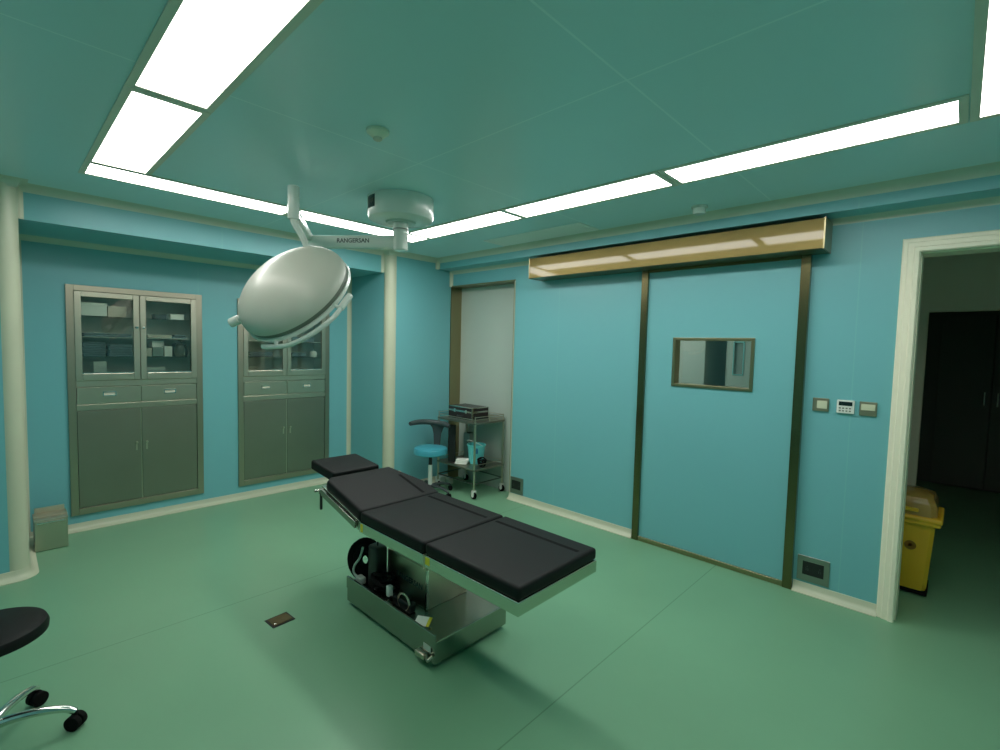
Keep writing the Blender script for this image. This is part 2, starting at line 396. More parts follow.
# track cover
t = thing('door_track_cover', 'long champagne metal track cover above the sliding door', 'door track', (0.43, 0, 2.18))
mb = MB().box((0, -0.20, 0), (2.285, -0.001, 0.182), .004)
for v in mb.bm.verts:
    if v.co.y < -.15 and v.co.z < .09: v.co.y -= .006
mb.build('cover_box', M['brass'], t)
MB().box((-.004, -0.207, -.002), (0.004, -0.001, 0.184)).build('end_cap', M['brassdark'], t)
MB().box((2.281, -0.207, -.002), (2.289, -0.001, 0.184)).build('end_cap', M['brassdark'], t)

# ------------------------------------------------------------ cased doorway on the right
def casing(x0, x1, zt, wd=0.083):
    mb = MB()
    prof = [(0, 0), (0, .020), (.006, .026), (wd * .28, .028), (wd * .34, .036), (wd * .62, .038), (wd * .70, .046), (wd * .92, .046), (wd, .038), (wd, 0)]
    # swept in the wall plane: path (x, z), profile offset outwards to inwards, depth towards the room
    mb.sweep([(x0 - wd, 0), (x0 - wd, zt + wd), (x1 + wd, zt + wd), (x1 + wd, 0)], [(-o, d) for o, d in prof])
    for v in mb.bm.verts: v.co = Vector((v.co.x, -v.co.z, v.co.y))
    mb.box((x0 - .004, 0, 0), (x0 + .006, .14, zt)).box((x1 - .006, 0, 0), (x1 + .004, .14, zt)).box((x0 - .004, 0, zt - .006), (x1 + .004, .14, zt + .004))
    return mb
struct(casing(3.147, 4.05, 2.134).build('door_3', M['casing']))

# ------------------------------------------------------------ ceiling light panels
def panel(x0, x1, y0, y1, m, label):
    cx, cy = (x0 + x1) / 2, (y0 + y1) / 2; hx, hy = (x1 - x0) / 2, (y1 - y0) / 2; g = .028
    t = thing('ceiling_light', label, 'light', (cx, cy, H), 'ring of ceiling light panels')
    mb = MB(); a, b = hx + g, hy + g
    mb.box((-a, -b, -.006), (-hx, b, -.0005)).box((hx, -b, -.006), (a, b, -.0005)).box((-hx, -b, -.006), (hx, -hy, -.0005)).box((-hx, hy, -.006), (hx, b, -.0005))
    mb.build('frame', M['frame'], t)
    MB().box((-hx, -hy, -.004), (hx, hy, -.0005)).build('diffuser', m, t)
ya0, ya1 = -1.145, -0.92
panel(-.115, .945, ya0, ya1, M['strong'], 'bright ceiling light panel behind the lamp canopy, in the row facing the door wall')
panel(1.0, 2.09, ya0, ya1, M['strong'], 'middle bright ceiling light panel in the row facing the door wall')
panel(2.152, 3.279, ya0, ya1, M['strong'], 'longest looking ceiling light panel above the sliding door end of the row')
xb0, xb1 = -.39, -.165
panel(xb0, xb1, -3.226, -2.11, M['strong'], 'narrow looking ceiling light panel ending at the far left corner of the light ring')
panel(xb0, xb1, -2.055, -.92, M['strong'], 'narrow looking ceiling light panel behind the surgical lamp arm')
yc0, yc1 = -3.226, -2.99
panel(-.115, .98, yc0, yc1, M['soft'], 'dimmer ceiling light panel, the smaller of the two wide ones top left')
panel(1.042, 2.14, yc0, yc1, M['soft'], 'large dimmer ceiling light panel cut by the top edge of the photo')
panel(2.202, 3.279, yc0, yc1, M['soft'], 'dimmer ceiling light panel over the viewer, above the picture')
panel(3.34, 3.575, -2.045, -.92, M['soft'], 'dimmer ceiling light panel cut by the right edge of the photo')
panel(3.34, 3.575, -3.226, -2.107, M['soft'], 'dimmer ceiling light panel right of the viewer')

# ------------------------------------------------------------ small ceiling things
t = thing('smoke_detector', 'round cream smoke detector on the ceiling between the light panels', 'smoke detector', (1.40, -2.41, H))
MB().lathe([(0, -.034), (.022, -.034), (.03, -.028), (.042, -.018), (.05, -.012), (.05, -.0005), (0, -.0005)]).build('base', M['casing'], t, True)
MB().lathe([(0, -.046), (.014, -.045), (.02, -.040), (.02, -.034), (0, -.034)]).build('sensor_cap', M['card'], t, True)
t = thing('smoke_detector', 'small white detector on the ceiling above the track cover', 'smoke detector', (2.045, -.40, H))
MB().lathe([(0, -.05), (.034, -.05), (.04, -.044), (.042, -.012), (.05, -.010), (.05, -.0005), (0, -.0005)]).build('base', M['white'], t, True)
t = thing('ceiling_vent', 'long flat return air grille in the ceiling beside the track cover', 'vent', (.69, -.415, H))
MB().box((-.52, -.135, -.008), (.52, .135, -.0005), .002).build('frame', M['vent'], t)
mb = MB()
for i in range(14): mb.box((-.49, -.115 + i * .017, -.011), (.49, -.108 + i * .017, -.007))
mb.build('louvre', M['vent'], t)

# ------------------------------------------------------------ built-in medical cabinets
def cabinet(loc, label):
    t = thing('medicine_cabinet', label, 'cabinet', loc, 'built-in stainless steel cabinets')
    w2 = CW / 2 - .002; D = .33; z0, z1 = .132, 1.943; e = .012
    mb = MB()
    mb.box((-D, -w2, z0), (-D + e, w2, z1)).box((-D, -w2, z0), (-.001, -w2 + e, z1)).box((-D, w2 - e, z0), (-.001, w2, z1))
    mb.box((-D, -w2, z0), (-.001, w2, z0 + e)).box((-D, -w2, z1 - e), (-.001, w2, z1)).box((-D, -w2, 1.17), (-.001, w2, 1.195)).box((-D, -w2, .975), (-.001, w2, .99))
    mb.build('carcass', M['steelin'], t)
    W = CW / 2 + .004; fw = .048; mb = MB()
    mb.box((0, -W, .128), (.018, -W + fw, 1.949)).box((0, W - fw, .128), (.018, W, 1.949)).box((0, -W + fw, 1.905), (.018, W - fw, 1.949)).box((0, -W + fw, .128), (.018, W - fw, .178))
    mb.build('frame', M['outer'], t, bevel=.002); mb = MB()
    mb.box((-.01, -W + fw, 1.15), (.014, W - fw, 1.198)).box((-.01, -W + fw, .962), (.014, W - fw, 1.008)).box((-.01, -.006, .17), (.006, .006, 1.9))
    mb.build('divider_rail', M['steel'], t, bevel=.002)
    a = W - fw
    for s in (-1, 1):
        ya, yb = (-a, -.002) if s < 0 else (.002, a)
        b = .042
        mb = MB().box((.002, ya, 1.2), (.024, ya + b, 1.903)).box((.002, yb - b, 1.2), (.024, yb, 1.903)).box((.002, ya + b, 1.2), (.024, yb - b, 1.2 + b + .014)).box((.002, ya + b, 1.903 - b), (.024, yb - b, 1.903))
        d = mb.build('glass_door', M['steel'], t, bevel=.003)
        MB().box((.008, ya + b, 1.256), (.012, yb - b, 1.861)).build('pane', M['glass'], d)
        MB().box((.012, ya + b, 1.256), (.022, yb - b, 1.263)).build('sill_bead', M['chrome'], d)
        yk = -s * -.022
        MB().lathe([(0, .022), (.009, .021), (.012, .014), (.006, .006), (.006, 0)], (.024, yk, 1.635), 20, (1, 0, 0)).build('knob', M['chrome'], d, True)
        dr = MB().box((-.005, ya + .003, 1.012), (.017, yb - .003, 1.146), .002).build('drawer', M['steel'], t)
        ym = (ya + yb) / 2
        mb = MB().box((.017, ym - .04, 1.072), (.025, ym + .04, 1.078)).box((.017, ym - .04, 1.102), (.025, ym + .04, 1.108)).box((.017, ym - .043, 1.072), (.025, ym - .037, 1.108)).box((.017, ym + .037, 1.072), (.025, ym + .043, 1.108))
        mb.build('label_holder', M['chrome'], dr)
        MB().box((.017, ym - .037, 1.078), (.019, ym + .037, 1.102)).build('label_card', M['card'], dr)
        dd = MB().box((-.006, ya + .003, .182), (.012, yb - .003, .958), .002).build('door', M['steeldoor'], t)
        MB().lathe([(0, .02), (.008, .019), (.010, .012), (.006, .005), (.006, 0)], (.012, s * .035, .665), 18, (1, 0, 0)).box((.012, s * .035 - .006, .60), (.016, s * .035 + .006, .655)).build('knob', M['steel'], dd, True)
    for z in (1.39, 1.55, 1.715):
        MB().box((-D + e, -w2 + e, z - .006), (-.02, w2 - e, z)).build('shelf', M['shelfglass'] if z != 1.55 else M['steelin'], t)
    return t
cab = cabinet((XA, CAB[0][0], 0), 'built-in stainless steel cabinet with glazed upper doors, nearer the left edge of the room')
dup(cab, (XA, CAB[1][0], 0), 'built-in stainless steel cabinet partly hidden behind the surgical lamp')
# contents, cabinet one: shelf heights 1.195 1.39 1.55 1.715
def item(name, label, cat, m, x, y, z, dx, dy, dz, group, rot=0, bev=.003, soft=False):
    mb = MB()
    if soft:
        n = max(2, int(dz / .014)); 
        for i in range(n):
            j = random.uniform(-.006, .006)
            mb.box((-dx / 2 + j, -dy / 2 + j, dz * i / n), (dx / 2 + j, dy / 2 - j, dz * (i + .92) / n), min(.005, dz / n / 3))
    else:
        mb.box((-dx / 2, -dy / 2, 0), (dx / 2, dy / 2, dz), bev).box((-dx / 2 - .001, -dy / 2 - .001, dz * .72), (dx / 2 + .001, dy / 2 + .001, dz), bev)
    o = mb.build(name, m); tag(o, label, cat, group); o.location = (x, y, z + .0005); o.rotation_euler.z = rot; return o
G1 = 'supplies behind the glass of the left cabinet'
sx = XA - .09
item('paper_box', 'long white box on the top left shelf of the left cabinet', 'box', M['paper'], sx, -3.06, 1.715, .14, .17, .105, G1)
item('paper_box', 'greyish box beside the long white box in the left cabinet', 'box', M['card'], sx - .06, -2.90, 1.715, .12, .12, .09, G1)
item('folded_drape', 'dark folded drapes with pale edges on the second left shelf of the left cabinet', 'cloth', M['cloth'], sx, -2.97, 1.55, .16, .30, .03, G1, soft=True)
item('instruction_sheet', 'loose white sheet on top of the dark folded drapes', 'paper', M['paper'], sx + .02, -3.0, 1.581, .10, .16, .004, G1, .3, .001)
item('folded_drape', 'blue grey folded pack at left on the third shelf of the left cabinet', 'cloth', M['cloth'], sx, -3.06, 1.39, .16, .14, .115, G1, soft=True)
item('folded_drape', 'blue grey folded pack right of its twin on the third shelf', 'cloth', M['cloth'], sx, -2.89, 1.39, .16, .15, .10, G1, soft=True)
item('paper_box', 'small white tilted box at the bottom of the left glass door', 'box', M['paper'], sx + .02, -3.03, 1.199, .07, .085, .15, G1, .15)
item('instruction_sheet', 'flat pale sheet at the bottom behind the left glass door', 'paper', M['paper'], sx, -2.87, 1.199, .14, .18, .03, G1, 0, .002)
item('paper_box', 'dark low box on the top right shelf of the left cabinet', 'box', M['greyp'], sx, -2.61, 1.715, .10, .09, .045, G1)
item('paper_box', 'white low box at the right end of the top shelf, left cabinet', 'box', M['paper'], sx + .02, -2.49, 1.715, .10, .10, .05, G1)
item('folded_drape', 'thin pale folded sheets on the second right shelf of the left cabinet', 'cloth', M['card'], sx, -2.62, 1.55, .15, .18, .03, G1, soft=True)
item('folded_drape', 'flat grey folded sheet at the right end of the second shelf', 'cloth', M['cloth'], sx, -2.47, 1.55, .14, .10, .035, G1, soft=True)
item('paper_box', 'small beige box at left behind the right glass door, third shelf', 'box', M['card'], sx + .03, -2.70, 1.39, .06, .045, .075, G1)
item('paper_box', 'green grey carton beside the small beige box, third shelf', 'box', M['socket'], sx, -2.63, 1.39, .07, .075, .08, G1)
item('paper_box', 'white tilted carton leaning on top of the green grey carton', 'box', M['paper'], sx - .03, -2.63, 1.471, .07, .09, .055, G1, .25)
item('paper_box', 'white carton in the middle of the third shelf behind the right glass', 'box', M['paper'], sx + .02, -2.56, 1.39, .06, .06, .09, G1, .2)
o = MB().lathe([(0, .0), (.055, .0), (.066, .03), (.062, .09), (.04, .125), (.012, .135), (.014, .145), (0, .147)]).build('plastic_bag', M['clearbag'], smooth=True)
tag(o, 'rounded clear bag at the right end of the third shelf', 'bag', G1, (sx, -2.46, 1.3905))
item('paper_box', 'flat white box at the bottom behind the right glass door', 'box', M['paper'], sx + .02, -2.66, 1.199, .10, .15, .10, G1)
G2 = 'supplies behind the glass of the cabinet under the lamp'
item('folded_drape', 'dark folded drape on the third shelf of the right cabinet', 'cloth', M['cloth'], sx, -1.78, 1.39, .15, .22, .05, G2, soft=True)
item('folded_drape', 'pale folded cloth near the left of the right cabinet', 'cloth', M['card'], sx, -1.86, 1.199, .12, .10, .09, G2, soft=True)
item('folded_drape', 'grey folded cloth on the second shelf of the right cabinet', 'cloth', M['cloth'], sx, -1.36, 1.55, .16, .24, .05, G2, soft=True)
o = MB().lathe([(0, 0), (.035, 0), (.04, .03), (.03, .06), (0, .065)]).build('gauze_roll', M['paper'], smooth=True)
tag(o, 'white gauze roll at the right end of the third shelf, right cabinet', 'gauze roll', G2, (sx + .05, -1.24, 1.3905))
item('folded_drape', 'grey pack left of the gauze roll in the right cabinet', 'cloth', M['cloth'], sx, -1.40, 1.39, .14, .14, .045, G2, soft=True)

# ------------------------------------------------------------ steel waste box on the floor in the recess
t = thing('steel_box', 'small stainless steel lidded box on the floor left of the cabinet', 'box', (-1.43, -3.362, 0)); t.scale = (1, .94, .93)
MB().box((-.085, -.095, .004), (.085, .095, .235), .004).build('body', M['steel'], t)
MB().box((-.088, -.098, .236), (.092, .098, .248), .003).box((-.088, -.098, .248), (.02, .098, .258), .003).build('lid', M['steel'], t)
MB().box((.085, -.08, .215), (.093, .08, .228), .003).build('handle', M['chrome'], t)
MB().box((-.085, -.088, .259), (-.07, .088, .30), .002).build('back_plate', M['steel'], t)
for y in (-.07, .07):
    MB().box((-.07, y - .01, 0), (.07, y + .01, .005)).build('foot', M['rubber'], t)

# ------------------------------------------------------------ wall plates
def plate(x, z, wd, ht, name, label, cat, kind):
    t = thing(name, label, cat, (x, 0, z))
    if kind == 'switch':
        MB().box((-wd / 2, -.012, -ht / 2), (wd / 2, -.0005, ht / 2), .004).build('plate', M['switch'], t)
        MB().box((-wd * .22, -.016, -ht * .28), (wd * .40, -.012, ht * .3), .002).build('rocker', M['ivory'], t)
    elif kind == 'double':
        MB().box((-wd / 2, -.012, -ht / 2), (wd / 2, -.0005, ht / 2), .004).build('plate', M['switch'], t)
        MB().box((-wd * .40, -.016, -ht * .1), (wd * .40, -.012, ht * .33), .002).build('rocker', M['ivory'], t)
    elif kind == 'panel':
        MB().box((-wd / 2, -.018, -ht / 2), (wd / 2, -.0005, ht / 2), .004).build('casing', M['white'], t)
        MB().box((-wd * .38, -.020, ht * .08), (wd * .38, -.018, ht * .38)).build('display', M['screen'], t)
        for i in range(4):
            for j in range(2):
                MB().box((-wd * .36 + i * wd * .19, -.020, -ht * .36 + j * ht * .2), (-wd * .36 + i * wd * .19 + .010, -.018, -ht * .36 + j * ht * .2 + .008)).build('button', M['grey'], t)
    else:
        MB().box((-wd / 2, -.008, -ht / 2), (wd / 2, -.0005, ht / 2), .003).build('plate', M['socket'], t)
        MB().box((-wd * .33, -.010, -ht * .24), (wd * .33, -.006, ht * .3), .002).build('recess', M['blackp'], t)
        for i in (-1, 1):
            mb = MB().box((i * .035 - .004, -.0115, -.01), (i * .035 - .001, -.0095, .006)).box((i * .035 + .006, -.0115, -.01), (i * .035 + .009, -.0095, .006)).box((i * .035, -.0115, .014), (i * .035 + .005, -.0095, .018))
            mb.build('outlet', M['greyp'], t)
plate(2.717, 1.233, .088, .084, 'light_switch', 'bronze rocker switch plate next to the sliding door jamb', 'switch', 'switch')
plate(2.847, 1.233, .09, .082, 'control_panel', 'white control panel with dark display between two switch plates', 'control panel', 'panel')
plate(2.958, 1.230, .085, .086, 'light_switch', 'bronze rocker switch plate nearest the cream door casing', 'switch', 'double')
plate(2.732, .158, .178, .165, 'power_socket', 'grey steel socket plate low between the sliding door and the cream casing', 'socket', 'socket')
plate(.166, .152, .178, .165, 'power_socket', 'dark socket plate low beside the trolley opening', 'socket', 'socket')

# ------------------------------------------------------------ floor box
t = thing('floor_socket', 'small brass floor socket cover left of the operating table', 'floor socket', (.686, -2.557, 0))
t.rotation_euler.z = math.radians(4)
MB().box((-.052, -.062, .0005), (.052, .062, .004), .001).build('frame', M['blackp'], t)
MB().box((-.042, -.052, .004), (.042, .052, .0065), .001).build('lid', M['drain'], t)
MB().cyl((.028, -.04, .0065), (.028, -.04, .009), .006, n=12).build('latch', M['chrome'], t)

# ------------------------------------------------------------ operating table
TY0, TY1 = -2.285, -1.745; TC = (TY0 + TY1) / 2
t = thing('operating_table', 'black padded operating table on a stainless steel column base', 'operating table', (1.2, -1.95, 0))
def tp(mb, name, m, parent=t, smooth=False, bevel=0, bseg=2):
    bmesh.ops.translate(mb.bm, vec=Vector((-1.2, 1.95, 0)), verts=mb.bm.verts)
    if parent is not t: pass
    return mb.build(name, m, parent, smooth, bevel, bseg)
base = tp(MB().box((.782, -2.205, .022), (1.612, -1.705, .135), .006), 'base', M['basesteel'])
tp(MB().box((.782, -2.209, .10), (1.612, -2.196, .172), .004), 'base_lip', M['basesteel'])
tp(MB().box((.83, -2.17, 0.0), (1.57, -1.74, .022)), 'base_foot', M['rubber'])
for x in (.84, 1.54):
    for y in (-2.15, -1.76): tp(MB().cyl((x, y - .02, .012), (x, y + .02, .012), .0115, n=16), 'caster', M['rubber'])
tp(MB().box((.985, -2.06, .135), (1.36, -1.77, .36), .004), 'column_lower_cover', M['steel'])
tp(MB().box((1.00, -2.045, .36), (1.345, -1.785, .545), .004), 'column_upper_cover', M['steel'])
tp(MB().box((1.352, -2.066, .14), (1.366, -2.052, .50), .002), 'column_edge_strip', M['chrome'])
# frame sections
tp(MB().box((1.625, TY0, .535), (2.195, TY1, .592), .004), 'leg_section_frame', M['tsteel'])
tp(MB().box((1.05, TY0, .535), (1.612, TY1, .590), .004), 'seat_section_frame', M['tsteel'])
hx, hz = 1.05, .575
th = math.radians(13)
RB = Matrix.Rotation(th, 3, 'Y')
P0 = Vector((hx, TC, hz))
tp(MB().box((.60, TY0 + .002, .538), (1.045, TY0 + .045, .594), .003, RB, P0).box((.60, TY1 - .045, .553), (1.045, TY1 - .01, .598), .003, RB, P0).box((.62, TY0 + .04, .575), (1.045, TY1 - .04, .592), 0, RB, P0), 'back_section_frame', M['tsteel'])
def mattress(x0, x1, y0, y1, z0, z1, cut=0, rot=None, piv=None, creaseoff=.092, bev=.02):
    """padded section, optionally with corners cut at the head side, plus stitched groove near the far edge"""
    mb = MB()
    if cut: poly = [(x0 + .0, y0 + cut * .4), (x0 + cut * .4, y0), (x1, y0), (x1, y1), (x0 + cut * 3.0, y1), (x0, y1 - cut * 1.1)]
    else: poly = [(x0, y0), (x1, y0), (x1, y1), (x0, y1)]
    def pr(poly):
        bm = bmesh.new(); A = [bm.verts.new((x, y, z0)) for x, y in poly]; B = [bm.verts.new((x, y, z1)) for x, y in poly]; n = len(poly)
        for i in range(n): bm.faces.new((A[i], A[(i + 1) % n], B[(i + 1) % n], B[i]))
        bm.faces.new(A[::-1]); bm.faces.new(B)
        bmesh.ops.recalc_face_normals(bm, faces=bm.faces[:])
        bmesh.ops.bevel(bm, geom=bm.edges[:], offset=bev, segments=4, affect='EDGES', profile=0.6)
        if rot is not None: bmesh.ops.rotate(bm, cent=piv, matrix=rot, verts=bm.verts)
        mb._merge(bm)
    pr(poly)
    return mb
def groove(x0, x1, y, z1, rot=None, piv=None):
    mb = MB().box((x0 + .02, y - .010, z1 - .004), (x1 - .02, y + .010, z1 + .0008), .001)
    if rot is not None: bmesh.ops.rotate(mb.bm, cent=piv, matrix=rot, verts=mb.bm.verts)
    return mb
ZM = .648
m1 = tp(mattress(1.622, 2.195, TY0, TY1, .592, ZM), 'leg_pad', M['black'], smooth=True)
m2 = tp(mattress(1.058, 1.615, TY0, TY1, .590, ZM), 'seat_pad', M['black'], smooth=True)
m3 = tp(mattress(.625, 1.052, TY0, TY1, .592, ZM + .006, cut=.085, rot=RB, piv=P0), 'back_pad', M['black'], smooth=True)
for x0, x1, pm, rr, pp, zz in ((1.63, 2.18, m1, None, None, ZM), (1.065, 1.60, m2, None, None, ZM), (.74, 1.04, m3, RB, P0, ZM + .006)):
    tp(groove(x0, x1, TY1 - .10, zz, rr, pp), 'stitched_seam', M['rubber'], pm)
# head section
RH = Matrix.Rotation(math.radians(5), 3, 'Y'); PH = Vector((.62, TC, .70))
tp(MB().box((.30, -2.17, .672), (.62, -2.14, .690), .002, RH, PH).box((.30, -1.88, .672), (.62, -1.85, .690), .002, RH, PH).box((.27, -2.17, .680), (.60, -1.85, .693), .002, RH, PH), 'head_section_frame', M['tsteel'])
tp(mattress(.30, .605, -2.205, -1.88, .690, .752, cut=.0, rot=RH, piv=PH, bev=.016), 'head_pad', M['black'], smooth=True)
# side rails
def rail(x0, x1, z, y, rot=None, piv=None):
    mb = MB().box((x0, y - .007, z - .020), (x1, y + .007, z + .018), .002)
    for x in (x0 + .05, x1 - .05): mb.box((x - .012, y + .006 if y < TC else y - .03, z - .008), (x + .012, y + .03 if y < TC else y - .006, z + .008))
    if rot is not None: bmesh.ops.rotate(mb.bm, cent=piv, matrix=rot, verts=mb.bm.verts)
    return mb
tp(rail(.61, 1.035, .568, TY0 - .009, RB, P0), 'side_rail', M['basesteel'])
tp(rail(.60, 1.03, .572, TY1 + .012, RB, P0), 'side_rail', M['steel'])
tp(MB().cyl((.635, TY0 - .01, .655), (.635, TY0 - .01, .555), .008, n=12, bev=.002), 'lock_lever', M['blackp'], smooth=True)
tp(MB().cyl((.60, TY0 - .035, .662), (.60, TY0 + .01, .662), .009, n=12), 'lock_knob', M['chrome'], smooth=True)
tp(MB().box((1.068, TY0 - .0015, .542), (1.088, TY0, .584)), 'rating_sticker', M['yellow'])['label'] = 'yellow sticker'
tp(MB().box((1.630, TY0 - .0015, .552), (1.660, TY0, .587)), 'warning_sticker', M['yellow'])['label'] = 'yellow warning sticker'
tp(MB().cyl((1.619, TY0 - .004, .520), (1.619, TY0 + .02, .520), .010, n=14).box((1.612, TY0, .52), (1.625, TY0 + .03, .592)), 'hinge', M['steel'])
# lettering on the column
lt = text_mesh('RANGERSAN', .042, basis((1.2 - 1.2, -2.0605 + 1.95, .245), (1, 0, 0), (0, 0, 1), (0, -1, 0)), M['greyp'], 'column_lettering', t)
lt['label'] = 'dark lettering on the column'
tp(MB().box((1.53, -2.211, .075), (1.585, -2.208, .105)), 'base_label', M['lightgrey'])
tp(MB().tube([(1.56, -2.215, .05), (1.59, -2.235, .055), (1.605, -2.24, .06), (1.60, -2.215, .065)], .008, smooth=2).box((1.49, -2.235, .038), (1.56, -2.206, .062), .004), 'floor_lock_pedal', M['steel'], smooth=True)
# card on the base
t2 = thing('instruction_card', 'small white card with yellow edge lying on the table base', 'card', (1.455, -2.15, .142))
t2.rotation_euler = (0.30, 0, math.radians(30))
MB().box((-.045, -.028, .012), (.02, .03, .015)).build('sheet', M['paper'], t2)
MB().box((.02, -.028, .012), (.036, .03, .0152)).build('yellow_edge', M['yellow'], t2)
# cables and power unit on the base
t3 = thing('power_unit', 'tall black power unit box standing on the table base', 'power unit', (.968, -2.115, .136))
MB().box((-.055, -.035, 0), (.045, .04, .25), .015).build('housing', M['blackp'], t3, True)
MB().cyl((0, 0, .244), (0, 0, .40), .004, n=8).build('cable', M['rubber'], t3)
mb = MB(); cdir = Vector((.80, .60, 0)); ndir = Vector((.60, -.80, 0))
for k_ in range(26):
    rr = .026 + .0063 * (k_ % 13); off = (k_ // 13) * .018 - .009 + random.uniform(-.006, .006)
    cc = Vector((.835, -2.115, .258)) + ndir * off + Vector((random.uniform(-.008, .008), 0, random.uniform(-.008, .008)))
    mb.tube([cc + cdir * rr * math.cos(2 * PI * i / 28) + Vector((0, 0, rr * 1.22 * math.sin(2 * PI * i / 28))) for i in range(28)], .007, 8, closed=True)
tag(mb.build('cable_coil', M['rubber'], smooth=True), 'upright coil of black cable leaning against the power unit', 'cable')
mb = MB()
for k_ in range(9):
    x0 = 1.065 + random.uniform(-.03, .03); y0 = -2.135 + random.uniform(-.025, .03); pts = []
    rr = .035 + random.uniform(0, .03)
    for i in range(22):
        a = 2 * PI * i / 22; pts.append((x0 + rr * 1.3 * math.cos(a), y0 + rr * .5 * math.sin(a), .166 + k_ * .011 + .018 * math.sin(a + k_)))
    mb.tube(pts, .008, 8, closed=True)
tag(mb.build('cable_coil', M['rubber'], smooth=True), 'low tangled heap of black cable on the table base', 'cable')
t4 = thing('power_plug', 'grey plug with a curved pale lead in front of the upright coil', 'plug', (.87, -2.165, .165))
MB().box((-.03, -.02, -.02), (.03, .02, .02), .008).build('body', M['lightgrey'], t4, True)
MB().tube([(-.03, 0, 0), (-.07, -.01, .02), (-.06, -.01, .07), (.0, -.005, .13), (.02, .0, .20)], .007, smooth=3).build('lead', M['lightgrey'], t4, True)
t4 = thing('cable_connector', 'black ribbed connector with white plug beside the column', 'connector', (1.27, -2.14, .136))
MB().tube([(.05 * math.cos(a / 10), -.005, .045 + .042 * math.sin(a / 10)) for a in range(-10, 42, 3)], .006, smooth=1).build('coiled_lead', M['steel'], t4, True)
MB().box((-.14, -.025, .03), (-.11, .005, .09), .006).build('white_plug', M['white'], t4, True)
MB().box((-.10, -.01, 0), (.06, .035, .05), .01).build('body', M['blackp'], t4, True)
o = MB().tube([(.84, -2.12, .175), (.75, -2.15, .19), (.715, -2.17, .24), (.76, -2.14, .29), (.82, -2.09, .30)], .005, smooth=3).build('loose_cable', M['rubber'], smooth=True)
tag(o, 'thin black cable looping over the left end of the table base', 'cable')

# ------------------------------------------------------------ surgical lamp
def at(px, py, dep):      # a place in the room, seen in that direction at that depth
    return CAM + (FW + RT * ((px - 500) / 482.05) - UP * ((py - 375) / 482.05)) * dep
LX, LY = .62, -1.745
t = thing('surgical_lamp', 'white ceiling-mounted surgical lamp with a big tilted dome head', 'surgical lamp', (0, 0, 0))
MB().lathe([(0, 2.352), (.10, 2.352), (.18, 2.354), (.205, 2.364), (.213, 2.385), (.213, H - .001), (0, H - .001)], (LX, LY, 0), 56).build('ceiling_canopy', M['white'], t, True)
MB().lathe([(0, 2.342), (.09, 2.342), (.10, 2.352), (0, 2.352)], (LX, LY, 0), 40).build('canopy_ring', M['lightgrey'], t, True)
mb = MB()
a0 = math.atan2(-.13, -.10)
# curved black label on the canopy, on its camera-left side
ang0 = math.radians(264); n = 8; r = .2145
A = []; 
for i in range(n + 1):
    a = ang0 + math.radians(26) * (i / n - .5)
    A.append((mb.bm.verts.new((LX + r * math.cos(a), LY + r * math.sin(a), 2.405)), mb.bm.verts.new((LX + r * math.cos(a), LY + r * math.sin(a), 2.482))))
for i in range(n): mb.bm.faces.new((A[i][0], A[i + 1][0], A[i + 1][1], A[i][1]))
lab = mb.build('label', M['screen'], t); lab['label'] = 'black label with pale marks'
mb = MB()
for i in range(5):
    a = ang0 + math.radians(4.0) * (i - 2); c = Vector((LX + .215 * math.cos(a), LY + .215 * math.sin(a), 2.446)); tdir = Vector((-math.sin(a), math.cos(a), 0))
    mb.box(c - Vector((.004, .0006, .010 + .004 * (i % 2))), c + Vector((.004, .0006, .012)), 0, Matrix.Rotation(a + PI / 2, 3, 'Z'))
mb.build('label_mark', M['grey'], lab)
MB().lathe([(0, 2.165), (.040, 2.165), (.048, 2.173), (.048, 2.27), (.050, 2.275), (.050, 2.29), (.048, 2.295), (.048, 2.352), (0, 2.352)], (LX, LY, 0), 36).build('drop_tube', M['white'], t, True)
MB().lathe([(.0505, 2.30), (.0505, 2.306)], (LX, LY, 0), 36, cap=False).build('joint_seam', M['grey'], t)
J = at(309, 246, 3.26); J.z = 2.222             # elbow at the end of the horizontal arm
A0 = Vector((LX, LY, 2.222)); dv = (J - A0); dl = dv.length; dn = dv.normalized(); nn = Vector((0, 0, 1)).cross(dn).normalized()
Rm = basis(A0, dn, nn, dn.cross(nn))
mb = MB(); mb.box((.0, -.030, -.040), (dl, .030, .040), .008); bmesh.ops.transform(mb.bm, matrix=Rm, verts=mb.bm.verts); arm = mb.build('horizontal_arm', M['white'], t, True)
side = nn if nn.dot(CAM - A0) > 0 else -nn
xd = -dn  # reads left to right as seen by the viewer
if xd.dot(RT) < 0: xd = -xd
tm = text_mesh('RANGERSAN', .039, basis(A0 + dn * .315 + side * .0308 + Vector((0, 0, .004)), xd, (0, 0, 1), side), M['greyp'], 'arm_lettering', arm)
MB().cyl(J - Vector((0, 0, .06)), J + Vector((0, 0, .045)), .034, n=28, bev=.006).build('elbow', M['white'], t, True)
PT = at(293.5, 186, 2.6); PB = at(295, 219, 2.6); PB = Vector((PT.x, PT.y, PB.z))
MB().cyl(PB, PT, .030, n=28, bev=.006).cyl(PB + (PT - PB) * .62, PB + (PT - PB) * .66, .0315, n=28).build('spring_arm_head', M['white'], t, True)
sp0 = J + Vector((0, 0, .03)); sp1 = PB + (PT - PB) * .25
dd_ = (sp1 - sp0).normalized(); n2 = dd_.cross(Vector((0, 0, 1))).normalized(); Rm = basis(sp0, dd_, n2, dd_.cross(n2))
mb = MB(); mb.box((0, -.022, -.024), ((sp1 - sp0).length, .022, .024), .006); bmesh.ops.transform(mb.bm, matrix=Rm, verts=mb.bm.verts); mb.build('spring_arm', M['white'], t, True)
